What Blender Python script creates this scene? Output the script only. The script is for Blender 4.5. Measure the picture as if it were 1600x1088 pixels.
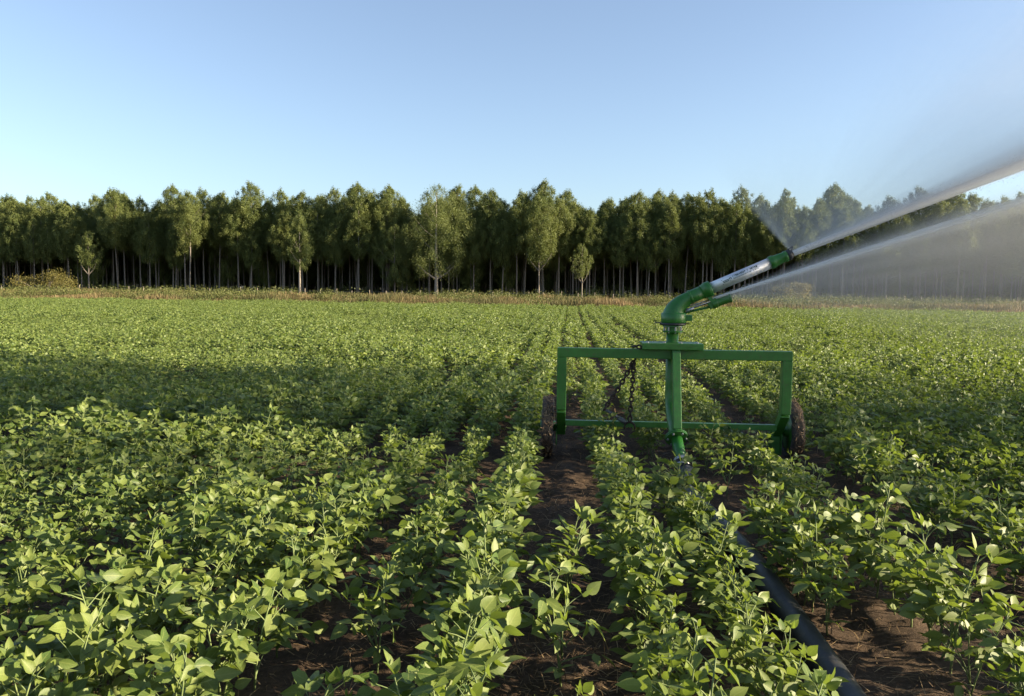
import bpy, bmesh, math, random
import numpy as np
from mathutils import Vector, Matrix

R = math.radians
scene = bpy.context.scene
for o in list(bpy.data.objects):
    bpy.data.objects.remove(o)
COL = scene.collection

# ------------------------------------------------------------------ camera
HC = 1.6                      # eye height
FPX = 1256.0                  # focal length in pixels of the 1600 px wide photograph
YAW, PITCH, ROLL = R(4.1), R(-4.10), R(0.7)
CAM_R = Matrix.Rotation(YAW, 3, 'Z') @ Matrix.Rotation(math.pi/2 + PITCH, 3, 'X') @ Matrix.Rotation(ROLL, 3, 'Z')
cam_d = bpy.data.cameras.new('camera')
cam_d.sensor_width = 36.0
cam_d.lens = 36.0*FPX/1600.0
cam_d.clip_start, cam_d.clip_end = 0.05, 3000.0
cam = bpy.data.objects.new('camera', cam_d)
cam.matrix_world = Matrix.Translation((0, 0, HC)) @ CAM_R.to_4x4()
COL.objects.link(cam)
scene.camera = cam
CR = np.array(CAM_R)

# ------------------------------------------------------------------ world and sun
SUN_EL, SUN_AZ = R(15.0), R(-2.6)          # azimuth from +X, counter-clockwise
SUN_V = Vector((math.cos(SUN_EL)*math.cos(SUN_AZ), math.cos(SUN_EL)*math.sin(SUN_AZ), math.sin(SUN_EL)))
world = bpy.data.worlds.new('World')
scene.world = world
world.use_nodes = True
wn = world.node_tree
for n in list(wn.nodes):
    wn.nodes.remove(n)
w_out = wn.nodes.new('ShaderNodeOutputWorld')
w_bg = wn.nodes.new('ShaderNodeBackground')
w_sky = wn.nodes.new('ShaderNodeTexSky')
w_sky.sky_type = 'NISHITA'
w_sky.sun_disc = False
w_sky.sun_elevation = SUN_EL
w_sky.sun_rotation = math.atan2(SUN_V.x, SUN_V.y)
w_sky.altitude = 100.0
w_sky.air_density = 1.0
w_sky.dust_density = 1.0
w_sky.ozone_density = 3.2
w_bg.inputs['Strength'].default_value = 0.073
w_hs = wn.nodes.new('ShaderNodeHueSaturation'); w_hs.inputs['Saturation'].default_value = 0.82; w_hs.inputs['Hue'].default_value = 0.501
wn.links.new(w_sky.outputs['Color'], w_hs.inputs['Color']); wn.links.new(w_hs.outputs['Color'], w_bg.inputs['Color'])
wn.links.new(w_bg.outputs['Background'], w_out.inputs['Surface'])
sun_d = bpy.data.lights.new('sun', 'SUN')
sun_d.energy = 5.0
sun_d.angle = R(0.55)
sun_d.color = (1.0, 0.84, 0.59)
sun = bpy.data.objects.new('sun', sun_d)
sun.rotation_euler = SUN_V.to_track_quat('Z', 'Y').to_euler()
sun.location = (30, -4, 20)
COL.objects.link(sun)

scene.view_settings.view_transform = 'Standard'
scene.view_settings.look = 'None'
scene.view_settings.exposure = 1.85
scene.view_settings.gamma = 1.0
scene.cycles.max_bounces = 8
scene.cycles.diffuse_bounces = 3
scene.cycles.glossy_bounces = 2
scene.cycles.transmission_bounces = 4
scene.cycles.transparent_max_bounces = 16
scene.cycles.volume_bounces = 1
scene.cycles.use_denoising = True

# ------------------------------------------------------------------ helpers
def at(px, py, Y):
    """world point on the plane y = Y seen at photo pixel (px, py): used to read real sizes off the photograph"""
    d = CR @ np.array([(px-800)/FPX, -(py-544)/FPX, -1.0])
    t = Y/d[1]
    return Vector((d[0]*t, Y, HC+d[2]*t))

def cam_xy(xr, df):
    """ground coordinates from metres to the right and metres ahead of the photographer"""
    c, s = math.cos(YAW), math.sin(YAW)
    return (xr*c - df*s, xr*s + df*c)

def project(p):
    q = (p - np.array([0, 0, HC])) @ CR
    z = -q[..., 2]
    zz = np.where(z > 0.05, z, 0.05)
    return 800+FPX*q[..., 0]/zz, 544-FPX*q[..., 1]/zz, z

def _hash(ix, iy, seed):
    h = (ix.astype(np.int64)*374761393 + iy.astype(np.int64)*668265263 + seed*974711) & 0x7fffffff
    h = ((h ^ (h >> 13))*1274126177) & 0x7fffffff
    return ((h ^ (h >> 16)) & 0xffff)/65535.0

def vnoise(x, y, seed=0):
    x = np.asarray(x, float); y = np.asarray(y, float)
    ix, iy = np.floor(x), np.floor(y)
    fx, fy = x-ix, y-iy
    fx = fx*fx*(3-2*fx); fy = fy*fy*(3-2*fy)
    a = _hash(ix, iy, seed); b = _hash(ix+1, iy, seed)
    c = _hash(ix, iy+1, seed); d = _hash(ix+1, iy+1, seed)
    return (a*(1-fx)+b*fx)*(1-fy) + (c*(1-fx)+d*fx)*fy

class MB:
    """collects geometry for ONE mesh object"""
    def __init__(self):
        self.v, self.f, self.m, self.sm = [], [], [], []
        self.uv = {}
    def add(self, verts, faces, mi=0, smooth=True):
        b = len(self.v)
        self.v.extend([tuple(p) for p in verts])
        for fc in faces:
            self.f.append(tuple(b+i for i in fc)); self.m.append(mi); self.sm.append(smooth)
        return b
    def beam(self, a, b, w, h, up=(0, 0, 1), mi=0):
        a, b = Vector(a), Vector(b)
        d = (b-a).normalized(); up = Vector(up)
        s = d.cross(up)
        if s.length < 1e-4: s = d.cross(Vector((0, 1, 0)))
        s.normalize(); u = s.cross(d).normalized()
        vs = []
        for p in (a, b):
            for (i, j) in ((-1, -1), (1, -1), (1, 1), (-1, 1)):
                vs.append(p + s*(i*w/2) + u*(j*h/2))
        self.add(vs, [(3, 2, 1, 0), (4, 5, 6, 7), (0, 1, 5, 4), (1, 2, 6, 5), (2, 3, 7, 6), (3, 0, 4, 7)], mi, False)
    def box(self, lo, hi, mi=0):
        x0, y0, z0 = lo; x1, y1, z1 = hi
        self.add([(x0,y0,z0),(x1,y0,z0),(x1,y1,z0),(x0,y1,z0),(x0,y0,z1),(x1,y0,z1),(x1,y1,z1),(x0,y1,z1)],
                 [(3,2,1,0),(4,5,6,7),(0,1,5,4),(1,2,6,5),(2,3,7,6),(3,0,4,7)], mi, False)
    def tube(self, pts, radii, n=8, mi=0, caps=True, closed=False, smooth=True):
        pts = [Vector(p) for p in pts]
        if not hasattr(radii, '__len__'): radii = [radii]*len(pts)
        N = len(pts)
        prev = None; vs = []
        for i, p in enumerate(pts):
            if closed: t = pts[(i+1) % N]-pts[i-1]
            elif i == 0: t = pts[1]-pts[0]
            elif i == N-1: t = pts[-1]-pts[-2]
            else: t = (pts[i+1]-p).normalized()+(p-pts[i-1]).normalized()
            t = t.normalized() if t.length > 1e-9 else Vector((0, 0, 1))
            if prev is None:
                a = Vector((0, 0, 1)) if abs(t.z) < 0.9 else Vector((1, 0, 0))
                u = (a - t*a.dot(t)).normalized()
            else:
                u = prev - t*prev.dot(t)
                u = u.normalized() if u.length > 1e-6 else prev
            prev = u; w = t.cross(u)
            for k in range(n):
                an = 2*math.pi*k/n
                vs.append(p + (u*math.cos(an)+w*math.sin(an))*radii[i])
        fs = []
        for i in range(N if closed else N-1):
            j = (i+1) % N
            for k in range(n):
                k2 = (k+1) % n
                fs.append((i*n+k, i*n+k2, j*n+k2, j*n+k))
        b = self.add(vs, fs, mi, smooth)
        if caps and not closed:
            self.f.append(tuple(b+k for k in reversed(range(n)))); self.m.append(mi); self.sm.append(False)
            self.f.append(tuple(b+(N-1)*n+k for k in range(n))); self.m.append(mi); self.sm.append(False)
    def lathe(self, p0, axis, prof, n=24, mi=0, smooth=True):
        """prof: list of (distance along the axis, radius)"""
        p0, ax = Vector(p0), Vector(axis).normalized()
        a = Vector((0, 0, 1)) if abs(ax.z) < 0.9 else Vector((1, 0, 0))
        u = (a-ax*a.dot(ax)).normalized(); w = ax.cross(u)
        vs, fs = [], []
        for (t, r) in prof:
            for k in range(n):
                an = 2*math.pi*k/n
                vs.append(p0+ax*t+(u*math.cos(an)+w*math.sin(an))*max(r, 1e-4))
        for i in range(len(prof)-1):
            for k in range(n):
                k2 = (k+1) % n
                fs.append((i*n+k, i*n+k2, (i+1)*n+k2, (i+1)*n+k))
        fs.append(tuple(reversed(range(n))))
        fs.append(tuple((len(prof)-1)*n+k for k in range(n)))
        b = self.add(vs, fs, mi, smooth)
    def build(self, name, mats, parent=None, bevel=0, inv=None):
        me = bpy.data.meshes.new(name)
        me.from_pydata(self.v, [], self.f)
        if not isinstance(mats, (list, tuple)): mats = [mats]
        for m in mats: me.materials.append(m)
        me.polygons.foreach_set('material_index', self.m)
        me.polygons.foreach_set('use_smooth', self.sm)
        me.update()
        o = bpy.data.objects.new(name, me)
        COL.objects.link(o)
        if parent is not None:
            o.parent = parent
            if inv is not None: me.transform(inv)
        if bevel:
            b = o.modifiers.new('edge', 'BEVEL'); b.width = bevel; b.segments = 2; b.limit_method = 'ANGLE'
        return o

def np_mesh(name, verts, faces, mats, smooth=False, attrs=None, mi=None, uv=None):
    """mesh from arrays; faces is an (n, 3) or (n, 4) array"""
    me = bpy.data.meshes.new(name)
    verts = np.asarray(verts, np.float32); faces = np.asarray(faces, np.int32)
    k = faces.shape[1]
    me.vertices.add(len(verts)); me.vertices.foreach_set('co', verts.ravel())
    me.loops.add(faces.size); me.loops.foreach_set('vertex_index', faces.ravel())
    me.polygons.add(len(faces))
    me.polygons.foreach_set('loop_start', np.arange(0, faces.size, k, dtype=np.int32))
    me.polygons.foreach_set('loop_total', np.full(len(faces), k, np.int32))
    for m in mats: me.materials.append(m)
    if mi is not None: me.polygons.foreach_set('material_index', np.asarray(mi, np.int32))
    if smooth: me.polygons.foreach_set('use_smooth', np.ones(len(faces), bool))
    if uv is not None:
        l = me.uv_layers.new(name='UVMap')
        l.data.foreach_set('uv', np.asarray(uv, np.float32)[faces.ravel()].ravel())
    me.update(calc_edges=True)
    for nm, arr in (attrs or {}).items():
        a = me.attributes.new(nm, 'FLOAT', 'POINT'); a.data.foreach_set('value', np.asarray(arr, np.float32))
    return me

def link(name, me, parent=None):
    o = bpy.data.objects.new(name, me); COL.objects.link(o)
    if parent is not None: o.parent = parent
    return o

def tag(o, label=None, cat=None, group=None, kind=None):
    if label: o['label'] = label
    if cat: o['category'] = cat
    if group: o['group'] = group
    if kind: o['kind'] = kind
    return o

def empty(name, loc=(0, 0, 0), rz=0.0):
    o = bpy.data.objects.new(name, None); COL.objects.link(o)
    o.location = loc; o.rotation_euler = (0, 0, rz); o.empty_display_size = 0.2
    return o

ORD = ('first second third fourth fifth sixth seventh eighth ninth tenth eleventh twelfth thirteenth fourteenth fifteenth sixteenth '
       'seventeenth eighteenth nineteenth').split()
TENS = {2: ('twentieth', 'twenty'), 3: ('thirtieth', 'thirty'), 4: ('fortieth', 'forty'), 5: ('fiftieth', 'fifty'),
        6: ('sixtieth', 'sixty'), 7: ('seventieth', 'seventy'), 8: ('eightieth', 'eighty'), 9: ('ninetieth', 'ninety')}
def ordinal(i):
    if i <= 19: return ORD[i-1]
    t, u = divmod(i, 10)
    return TENS[t][0] if u == 0 else TENS[t][1]+'-'+ORD[u-1]

# ------------------------------------------------------------------ materials
def new_mat(name):
    m = bpy.data.materials.new(name); m.use_nodes = True
    nt = m.node_tree
    for n in list(nt.nodes): nt.nodes.remove(n)
    out = nt.nodes.new('ShaderNodeOutputMaterial')
    return m, nt, out

def N(nt, t, **kw):
    n = nt.nodes.new(t)
    for k, v in kw.items():
        if k in n.inputs: n.inputs[k].default_value = v
        else: setattr(n, k, v)
    return n

def ramp(nt, stops, src=None):
    r = nt.nodes.new('ShaderNodeValToRGB')
    el = r.color_ramp.elements
    while len(el) < len(stops): el.new(0.5)
    for e, (p, c) in zip(el, stops):
        e.position = p
        e.color = tuple(c)+(1,) if hasattr(c, '__len__') else (c, c, c, 1)
    if src is not None: nt.links.new(src, r.inputs['Fac'])
    return r

def math_n(nt, op, a, b=None, c=None, clamp=False):
    n = nt.nodes.new('ShaderNodeMath'); n.operation = op; n.use_clamp = clamp
    for i, v in enumerate((a, b, c)):
        if v is None: continue
        if isinstance(v, (int, float)): n.inputs[i].default_value = v
        else: nt.links.new(v, n.inputs[i])
    return n.outputs[0]

def paint_mat(name, col, col2, rough=0.38, metal=0.0, scale=14.0, dirt=None):
    m, nt, out = new_mat(name)
    tc = N(nt, 'ShaderNodeTexCoord')
    no = N(nt, 'ShaderNodeTexNoise', Scale=scale, Detail=6.0, Roughness=0.65)
    nt.links.new(tc.outputs['Object'], no.inputs['Vector'])
    r = ramp(nt, [(0.35, col), (0.68, col2)], no.outputs['Fac'])
    p = N(nt, 'ShaderNodeBsdfPrincipled', Metallic=metal)
    src = r.outputs['Color']
    if dirt:
        n2 = N(nt, 'ShaderNodeTexNoise', Scale=scale*2.6, Detail=8.0, Roughness=0.75)
        nt.links.new(tc.outputs['Object'], n2.inputs['Vector'])
        r2 = ramp(nt, [(0.53, 0.0), (0.70, 0.8)], n2.outputs['Fac'])
        mx = N(nt, 'ShaderNodeMix', data_type='RGBA')
        nt.links.new(r2.outputs['Color'], mx.inputs[0]); nt.links.new(src, mx.inputs[6])
        mx.inputs[7].default_value = dirt+(1,)
        src = mx.outputs[2]
    nt.links.new(src, p.inputs['Base Color'])
    rr = ramp(nt, [(0.3, rough*0.8), (0.7, min(1, rough*1.35))], no.outputs['Fac'])
    nt.links.new(rr.outputs['Color'], p.inputs['Roughness'])
    bp = N(nt, 'ShaderNodeBump', Strength=0.12, Distance=0.01)
    nt.links.new(no.outputs['Fac'], bp.inputs['Height']); nt.links.new(bp.outputs['Normal'], p.inputs['Normal'])
    nt.links.new(p.outputs['BSDF'], out.inputs['Surface'])
    return m

def leaf_mat(name, dark, light, trans, veins=False, rough=0.45, tint_attr=None, tmix=0.3):
    m, nt, out = new_mat(name)
    oi = N(nt, 'ShaderNodeObjectInfo')
    geo = N(nt, 'ShaderNodeNewGeometry')
    rnd = geo.outputs['Random Per Island']
    f = math_n(nt, 'ADD', math_n(nt, 'MULTIPLY', rnd, 0.65), math_n(nt, 'MULTIPLY', oi.outputs['Random'], 0.35))
    if tint_attr:
        at_ = N(nt, 'ShaderNodeAttribute', attribute_name=tint_attr)
        f = math_n(nt, 'ADD', math_n(nt, 'MULTIPLY', f, 0.5), math_n(nt, 'MULTIPLY', at_.outputs['Fac'], 0.5))
    r = ramp(nt, [(0.08, dark), (0.84, light), (1.0, (light[0]*1.12, light[1]*1.08, light[2]))], f)
    src = r.outputs['Color']
    if veins:
        uv = N(nt, 'ShaderNodeUVMap'); uv.uv_map = 'UVMap'
        sx = N(nt, 'ShaderNodeSeparateXYZ'); nt.links.new(uv.outputs['UV'], sx.inputs[0])
        au = math_n(nt, 'ABSOLUTE', sx.outputs['X'])
        mid = math_n(nt, 'LESS_THAN', au, 0.07)
        sl = math_n(nt, 'SUBTRACT', math_n(nt, 'MULTIPLY', sx.outputs['Y'], 7.0), math_n(nt, 'MULTIPLY', au, 1.9))
        lat = math_n(nt, 'LESS_THAN', math_n(nt, 'ABSOLUTE', math_n(nt, 'SUBTRACT', math_n(nt, 'FRACT', sl), 0.5)), 0.07)
        v = math_n(nt, 'MULTIPLY', math_n(nt, 'MAXIMUM', mid, math_n(nt, 'MULTIPLY', lat, 0.6)), 0.5)
        mx = N(nt, 'ShaderNodeMix', data_type='RGBA')
        nt.links.new(v, mx.inputs[0]); nt.links.new(src, mx.inputs[6])
        mx.inputs[7].default_value = (light[0]*1.5, light[1]*1.35, light[2]*1.7, 1)
        src = mx.outputs[2]
        tc = N(nt, 'ShaderNodeTexCoord')
        no = N(nt, 'ShaderNodeTexNoise', Scale=45.0, Detail=3.0)
        nt.links.new(tc.outputs['Object'], no.inputs['Vector'])
        hs = N(nt, 'ShaderNodeHueSaturation')
        nt.links.new(math_n(nt, 'ADD', math_n(nt, 'MULTIPLY', no.outputs['Fac'], 0.5), 0.75), hs.inputs['Value'])
        nt.links.new(src, hs.inputs['Color']); src = hs.outputs['Color']
        # paler underside
        m2 = N(nt, 'ShaderNodeMix', data_type='RGBA')
        nt.links.new(math_n(nt, 'MULTIPLY', geo.outputs['Backfacing'], 0.18), m2.inputs[0])
        nt.links.new(src, m2.inputs[6]); m2.inputs[7].default_value = (0.17, 0.23, 0.10, 1)
        src = m2.outputs[2]
    p = N(nt, 'ShaderNodeBsdfPrincipled', Roughness=rough)
    p.inputs['Specular IOR Level'].default_value = 0.27
    nt.links.new(src, p.inputs['Base Color'])
    t = N(nt, 'ShaderNodeBsdfTranslucent', Color=trans+(1,))
    ms = N(nt, 'ShaderNodeMixShader', Fac=tmix)
    nt.links.new(p.outputs['BSDF'], ms.inputs[1]); nt.links.new(t.outputs['BSDF'], ms.inputs[2])
    nt.links.new(ms.outputs[0], out.inputs['Surface'])
    return m

def blade_mat(name, stops, attr, rough=0.7, tr=0.25):
    m, nt, out = new_mat(name)
    a = N(nt, 'ShaderNodeAttribute', attribute_name=attr)
    r = ramp(nt, stops, a.outputs['Fac'])
    p = N(nt, 'ShaderNodeBsdfPrincipled', Roughness=rough)
    p.inputs['Specular IOR Level'].default_value = 0.25
    nt.links.new(r.outputs['Color'], p.inputs['Base Color'])
    t = N(nt, 'ShaderNodeBsdfTranslucent'); nt.links.new(r.outputs['Color'], t.inputs['Color'])
    ms = N(nt, 'ShaderNodeMixShader', Fac=tr)
    nt.links.new(p.outputs['BSDF'], ms.inputs[1]); nt.links.new(t.outputs['BSDF'], ms.inputs[2])
    nt.links.new(ms.outputs[0], out.inputs['Surface'])
    return m

def bark_mat(name, c1, c2, scale=(6, 6, 0.8)):
    m, nt, out = new_mat(name)
    tc = N(nt, 'ShaderNodeTexCoord'); mp = N(nt, 'ShaderNodeMapping'); mp.inputs['Scale'].default_value = scale
    no = N(nt, 'ShaderNodeTexNoise', Scale=3.0, Detail=6.0, Roughness=0.7)
    nt.links.new(tc.outputs['Object'], mp.inputs['Vector']); nt.links.new(mp.outputs['Vector'], no.inputs['Vector'])
    r = ramp(nt, [(0.3, c1), (0.7, c2)], no.outputs['Fac'])
    p = N(nt, 'ShaderNodeBsdfPrincipled', Roughness=0.85)
    nt.links.new(r.outputs['Color'], p.inputs['Base Color'])
    bp = N(nt, 'ShaderNodeBump', Strength=0.4, Distance=0.02)
    nt.links.new(no.outputs['Fac'], bp.inputs['Height']); nt.links.new(bp.outputs['Normal'], p.inputs['Normal'])
    nt.links.new(p.outputs['BSDF'], out.inputs['Surface'])
    return m

M_SOY = leaf_mat('soybean_leaf', (0.049, 0.087, 0.019), (0.150, 0.186, 0.044), (0.23, 0.31, 0.034), veins=True, rough=0.5, tmix=0.27)
M_STEM = paint_mat('soybean_stem', (0.09, 0.135, 0.04), (0.165, 0.20, 0.07), rough=0.7, scale=30)
M_EUC = leaf_mat('eucalyptus_leaf', (0.048, 0.076, 0.022), (0.175, 0.200, 0.060), (0.18, 0.21, 0.045), tint_attr='tint', rough=0.55, tmix=0.3)
M_BUSH = leaf_mat('bush_leaf', (0.09, 0.085, 0.022), (0.17, 0.145, 0.04), (0.18, 0.15, 0.03), tint_attr='tint', rough=0.6, tmix=0.25)
M_BARK = bark_mat('eucalyptus_bark', (0.09, 0.072, 0.058), (0.26, 0.23, 0.19))
M_PALE = bark_mat('pale_eucalyptus_bark', (0.16, 0.13, 0.105), (0.38, 0.34, 0.29))
M_GREEN = paint_mat('green_paint', (0.023, 0.112, 0.012), (0.033, 0.145, 0.018), rough=0.42, dirt=(0.075, 0.06, 0.032))
M_GREEN2 = paint_mat('green_enamel', (0.018, 0.120, 0.015), (0.027, 0.152, 0.021), rough=0.36, dirt=(0.05, 0.085, 0.03))
M_ALU = paint_mat('brushed_aluminium', (0.62, 0.63, 0.65), (0.74, 0.74, 0.75), rough=0.48, metal=0.75, scale=22)
M_BLACK = paint_mat('black_rubber', (0.012, 0.013, 0.015), (0.03, 0.03, 0.033), rough=0.5)
M_HOSE = paint_mat('black_polyethylene', (0.007, 0.008, 0.010), (0.016, 0.018, 0.021), rough=0.45, scale=7, dirt=(0.07, 0.052, 0.036))
M_STEEL = paint_mat('galvanised_steel', (0.26, 0.27, 0.29), (0.42, 0.43, 0.45), rough=0.42, metal=0.7, scale=30)
M_DARKSTEEL = paint_mat('dull_dark_steel', (0.05, 0.055, 0.06), (0.13, 0.135, 0.14), rough=0.5, metal=0.4, scale=30)
M_RUST = paint_mat('rusty_chain_steel', (0.02, 0.016, 0.014), (0.075, 0.045, 0.03), rough=0.65, metal=0.4, scale=40)
M_MUD = paint_mat('caked_mud', (0.05, 0.033, 0.022), (0.15, 0.098, 0.062), rough=0.95, scale=38)
M_TYRE = paint_mat('muddy_tyre', (0.018, 0.016, 0.015), (0.06, 0.045, 0.035), rough=0.85, scale=22)
M_INK = paint_mat('dark_green_print', (0.012, 0.05, 0.035), (0.02, 0.065, 0.045), rough=0.5)
M_POST = bark_mat('weathered_wood', (0.15, 0.12, 0.09), (0.30, 0.25, 0.19))
M_STRAW = blade_mat('dry_straw', [(0.0, (0.10, 0.062, 0.034)), (0.5, (0.24, 0.155, 0.08)), (1.0, (0.42, 0.30, 0.16))], 'tint', tr=0.1)
M_VERGE = blade_mat('verge_grass', [(0.0, (0.085, 0.095, 0.034)), (0.4, (0.155, 0.125, 0.055)), (0.75, (0.235, 0.165, 0.085)), (1.0, (0.34, 0.245, 0.135))], 'tint', tr=0.3)

def soil_mat():
    m, nt, out = new_mat('soil')
    tc = N(nt, 'ShaderNodeTexCoord')
    n1 = N(nt, 'ShaderNodeTexNoise', Scale=1.3, Detail=8.0, Roughness=0.7)
    n2 = N(nt, 'ShaderNodeTexNoise', Scale=34.0, Detail=8.0, Roughness=0.75)
    for n in (n1, n2): nt.links.new(tc.outputs['Object'], n.inputs['Vector'])
    r1 = ramp(nt, [(0.3, (0.055, 0.037, 0.025)), (0.7, (0.125, 0.086, 0.057))], n1.outputs['Fac'])
    r2 = ramp(nt, [(0.35, (0.45, 0.45, 0.45)), (0.6, (1.0, 1.0, 1.0)), (0.78, (1.6, 1.5, 1.35))], n2.outputs['Fac'])
    mx = N(nt, 'ShaderNodeMix', data_type='RGBA', blend_type='MULTIPLY')
    mx.inputs[0].default_value = 1.0
    nt.links.new(r1.outputs['Color'], mx.inputs[6]); nt.links.new(r2.outputs['Color'], mx.inputs[7])
    p = N(nt, 'ShaderNodeBsdfPrincipled', Roughness=0.95)
    p.inputs['Specular IOR Level'].default_value = 0.15
    nt.links.new(mx.outputs[2], p.inputs['Base Color'])
    bp = N(nt, 'ShaderNodeBump', Strength=0.7, Distance=0.02)
    nt.links.new(n2.outputs['Fac'], bp.inputs['Height']); nt.links.new(bp.outputs['Normal'], p.inputs['Normal'])
    nt.links.new(p.outputs['BSDF'], out.inputs['Surface'])
    return m
M_SOIL = soil_mat()

# ------------------------------------------------------------------ ground
ROW0, ROWS = 0.38, 0.40
def ground_z(x, y):
    x = np.asarray(x, float); y = np.asarray(y, float)
    dist = np.hypot(x-1, y)
    a = np.clip(1.4-dist/16.0, 0.0, 1.0)
    z = 0.035*(vnoise(x*3.1, y*2.1, 1)-0.5) + 0.024*(vnoise(x*8.3, y*7.9, 2)-0.5) + 0.030*(vnoise(x*16.0, y*15.3, 3)-0.35)**2*2.2
    ph = (x-ROW0)/ROWS
    z = z + 0.010*np.cos(2*np.pi*ph)
    for xw, w in ((-0.19, 0.13), (2.13, 0.14)):
        z = z - 0.022*np.exp(-((x-xw)/w)**2)
    return z*a

def graded(lo, hi, fine_lo, fine_hi, step, grow=1.22):
    a = list(np.arange(fine_lo, fine_hi+1e-6, step))
    s = step; v = a[-1]
    while v < hi: s *= grow; v += s; a.append(min(v, hi))
    s = step; v = a[0]; pre = []
    while v > lo: s *= grow; v -= s; pre.append(max(v, lo))
    return np.array(pre[::-1]+a)

gx = graded(-900, 900, -4.6, 6.2, 0.03)
gy = graded(-300, 1500, 1.4, 11.0, 0.03)
GX, GY = np.meshgrid(gx, gy)
GZ = ground_z(GX, GY)
nx, ny = len(gx), len(gy)
idx = np.arange(nx*ny).reshape(ny, nx)
gf = np.stack([idx[:-1, :-1], idx[:-1, 1:], idx[1:, 1:], idx[1:, :-1]], -1).reshape(-1, 4)
ground = link('ground', np_mesh('ground', np.stack([GX, GY, GZ], -1).reshape(-1, 3), gf, [M_SOIL], smooth=True))
tag(ground, kind='structure')

# ------------------------------------------------------------------ soybean plants
LEAF_T = np.array([0.0, 0.14, 0.34, 0.56, 0.78, 1.0])
LEAF_W = np.array([0.10, 0.74, 1.0, 0.86, 0.46, 0.02])
def leaflets(specs, rng):
    """specs: (base, forward, normal, length, width). Returns verts, quads, uv of folded, bent leaflets"""
    V, F, UV = [], [], []
    b = 0
    for (p, fw, nr, L, W) in specs:
        fw = fw/np.linalg.norm(fw)
        nr = nr-fw*np.dot(nr, fw); nr = nr/np.linalg.norm(nr)
        sd = np.cross(fw, nr)
        fold = rng.uniform(0.08, 0.42); droop = rng.uniform(-0.05, 0.42); wav = rng.uniform(-0.05, 0.05); tw = rng.uniform(-0.25, 0.25)
        for i, (t, w) in enumerate(zip(LEAF_T, LEAF_W)):
            c = p + fw*(L*(t-0.12*droop*t*t)) - nr*(L*droop*t*t*0.55)
            hw = W*0.5*w
            for s in (-1, 0, 1):
                z = abs(s)*fold*hw + s*tw*hw*t + s*s*wav*L*math.sin(6.0*t)
                V.append(c + sd*(s*hw*(1-0.25*fold)) + nr*z); UV.append((float(s), t))
        for i in range(5):
            a = b+i*3
            F.append((a, a+1, a+4, a+3)); F.append((a+1, a+2, a+5, a+4))
        b += 18
    return np.array(V), np.array(F), np.array(UV)

SUN_H = np.array(SUN_V)
def make_soy(seed, H, n_nodes, n_br, spread):
    rng = np.random.default_rng(seed)
    stem = MB(); specs = []
    lean = rng.uniform(-0.09, 0.09, 2)
    def axis(base, tip, nodes, top):
        base, tip = np.array(base), np.array(tip)
        k = 5; bend = rng.uniform(-0.02, 0.02, 3)
        pts = [base+(tip-base)*(i/k)+bend*math.sin(math.pi*i/k) for i in range(k+1)]
        stem.tube(pts, [0.0042-0.0022*i/k for i in range(k+1)], n=5)
        az = rng.uniform(0, 2*math.pi)
        for j in range(nodes):
            u = 0.16+0.82*max(0.0, (j+rng.uniform(-0.2, 0.2))/(nodes-0.4))**0.85
            u = min(max(u, 0.1), 0.99)
            pb = base+(tip-base)*u+bend*math.sin(math.pi*u)
            az += math.pi+rng.uniform(-0.7, 0.7)
            pl = rng.uniform(0.05, 0.115)*(1.0-0.5*max(0, u-0.6)/0.4)*spread
            el = rng.uniform(0.35, 0.95)+0.35*max(0, u-0.7)
            dr = np.array([math.cos(az)*math.cos(el), math.sin(az)*math.cos(el), math.sin(el)])
            pm = pb+dr*pl*0.6; pe = pb+dr*pl+np.array([dr[0], dr[1], -0.25])*pl*0.12
            stem.tube([pb, pm, pe], [0.0022, 0.0017, 0.0013], n=4, caps=False)
            hz = np.array([math.cos(az), math.sin(az), 0.0])
            trif(pe, hz, rng.uniform(0.052, 0.084)*(1.0-0.22*max(0, u-0.75)/0.25), u)
        if top:
            az += 2.2
            hz = np.array([math.cos(az), math.sin(az), 0.5])
            trif(tip, hz, rng.uniform(0.04, 0.06), 1.0, young=True)
    def trif(p, hz, L, u, young=False):
        hz = hz/np.linalg.norm(hz)
        tilt = rng.uniform(-0.55, 0.65) if not young else rng.uniform(0.6, 1.2)
        up = np.array([0, 0, 1.0])
        nb = up*0.62+np.array([0.9, -0.35, 0.2])*rng.uniform(0.1, 1.3)*(0.6+u)+rng.normal(0, 0.30, 3)
        for a, off, s in ((0.0, 0.022, 1.0), (1.25, 0.0, 0.92), (-1.25, 0.0, 0.92)):
            a += rng.uniform(-0.25, 0.25)
            c, sn = math.cos(a), math.sin(a)
            f = np.array([hz[0]*c-hz[1]*sn, hz[0]*sn+hz[1]*c, hz[2]])
            f = f+up*(tilt+rng.uniform(-0.3, 0.3))
            l = L*s*rng.uniform(0.88, 1.1)
            n = nb+rng.normal(0, 0.28, 3)
            specs.append((p+hz*off, f, n, l, l*rng.uniform(0.54, 0.68)))
    axis((0, 0, -0.02), (lean[0], lean[1], H), n_nodes, True)
    for b in range(n_br):
        az = rng.uniform(0, 2*math.pi); h0 = rng.uniform(0.04, 0.12)
        hh = H*rng.uniform(0.55, 0.85); r = rng.uniform(0.04, 0.09)
        axis((0, 0, h0), (math.cos(az)*r, math.sin(az)*r, hh), 4, True)
    V, F, UV = leaflets(specs, rng)
    return stem, np_mesh('foliage', V, F, [M_SOY], smooth=True, uv=UV)

SOY = []      # (stem mesh, foliage mesh)
for i in range(12):
    st, fo = make_soy(100+i, 0.29+0.012*i, 8+(i % 3), 2+(i % 2), 1.0+0.08*(i % 3))
    so = st.build('stem', M_STEM)
    SOY.append((so.data, fo)); bpy.data.objects.remove(so)

def wrot(n, rng):
    return rng.uniform(-0.8, 0.8, n)

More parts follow.
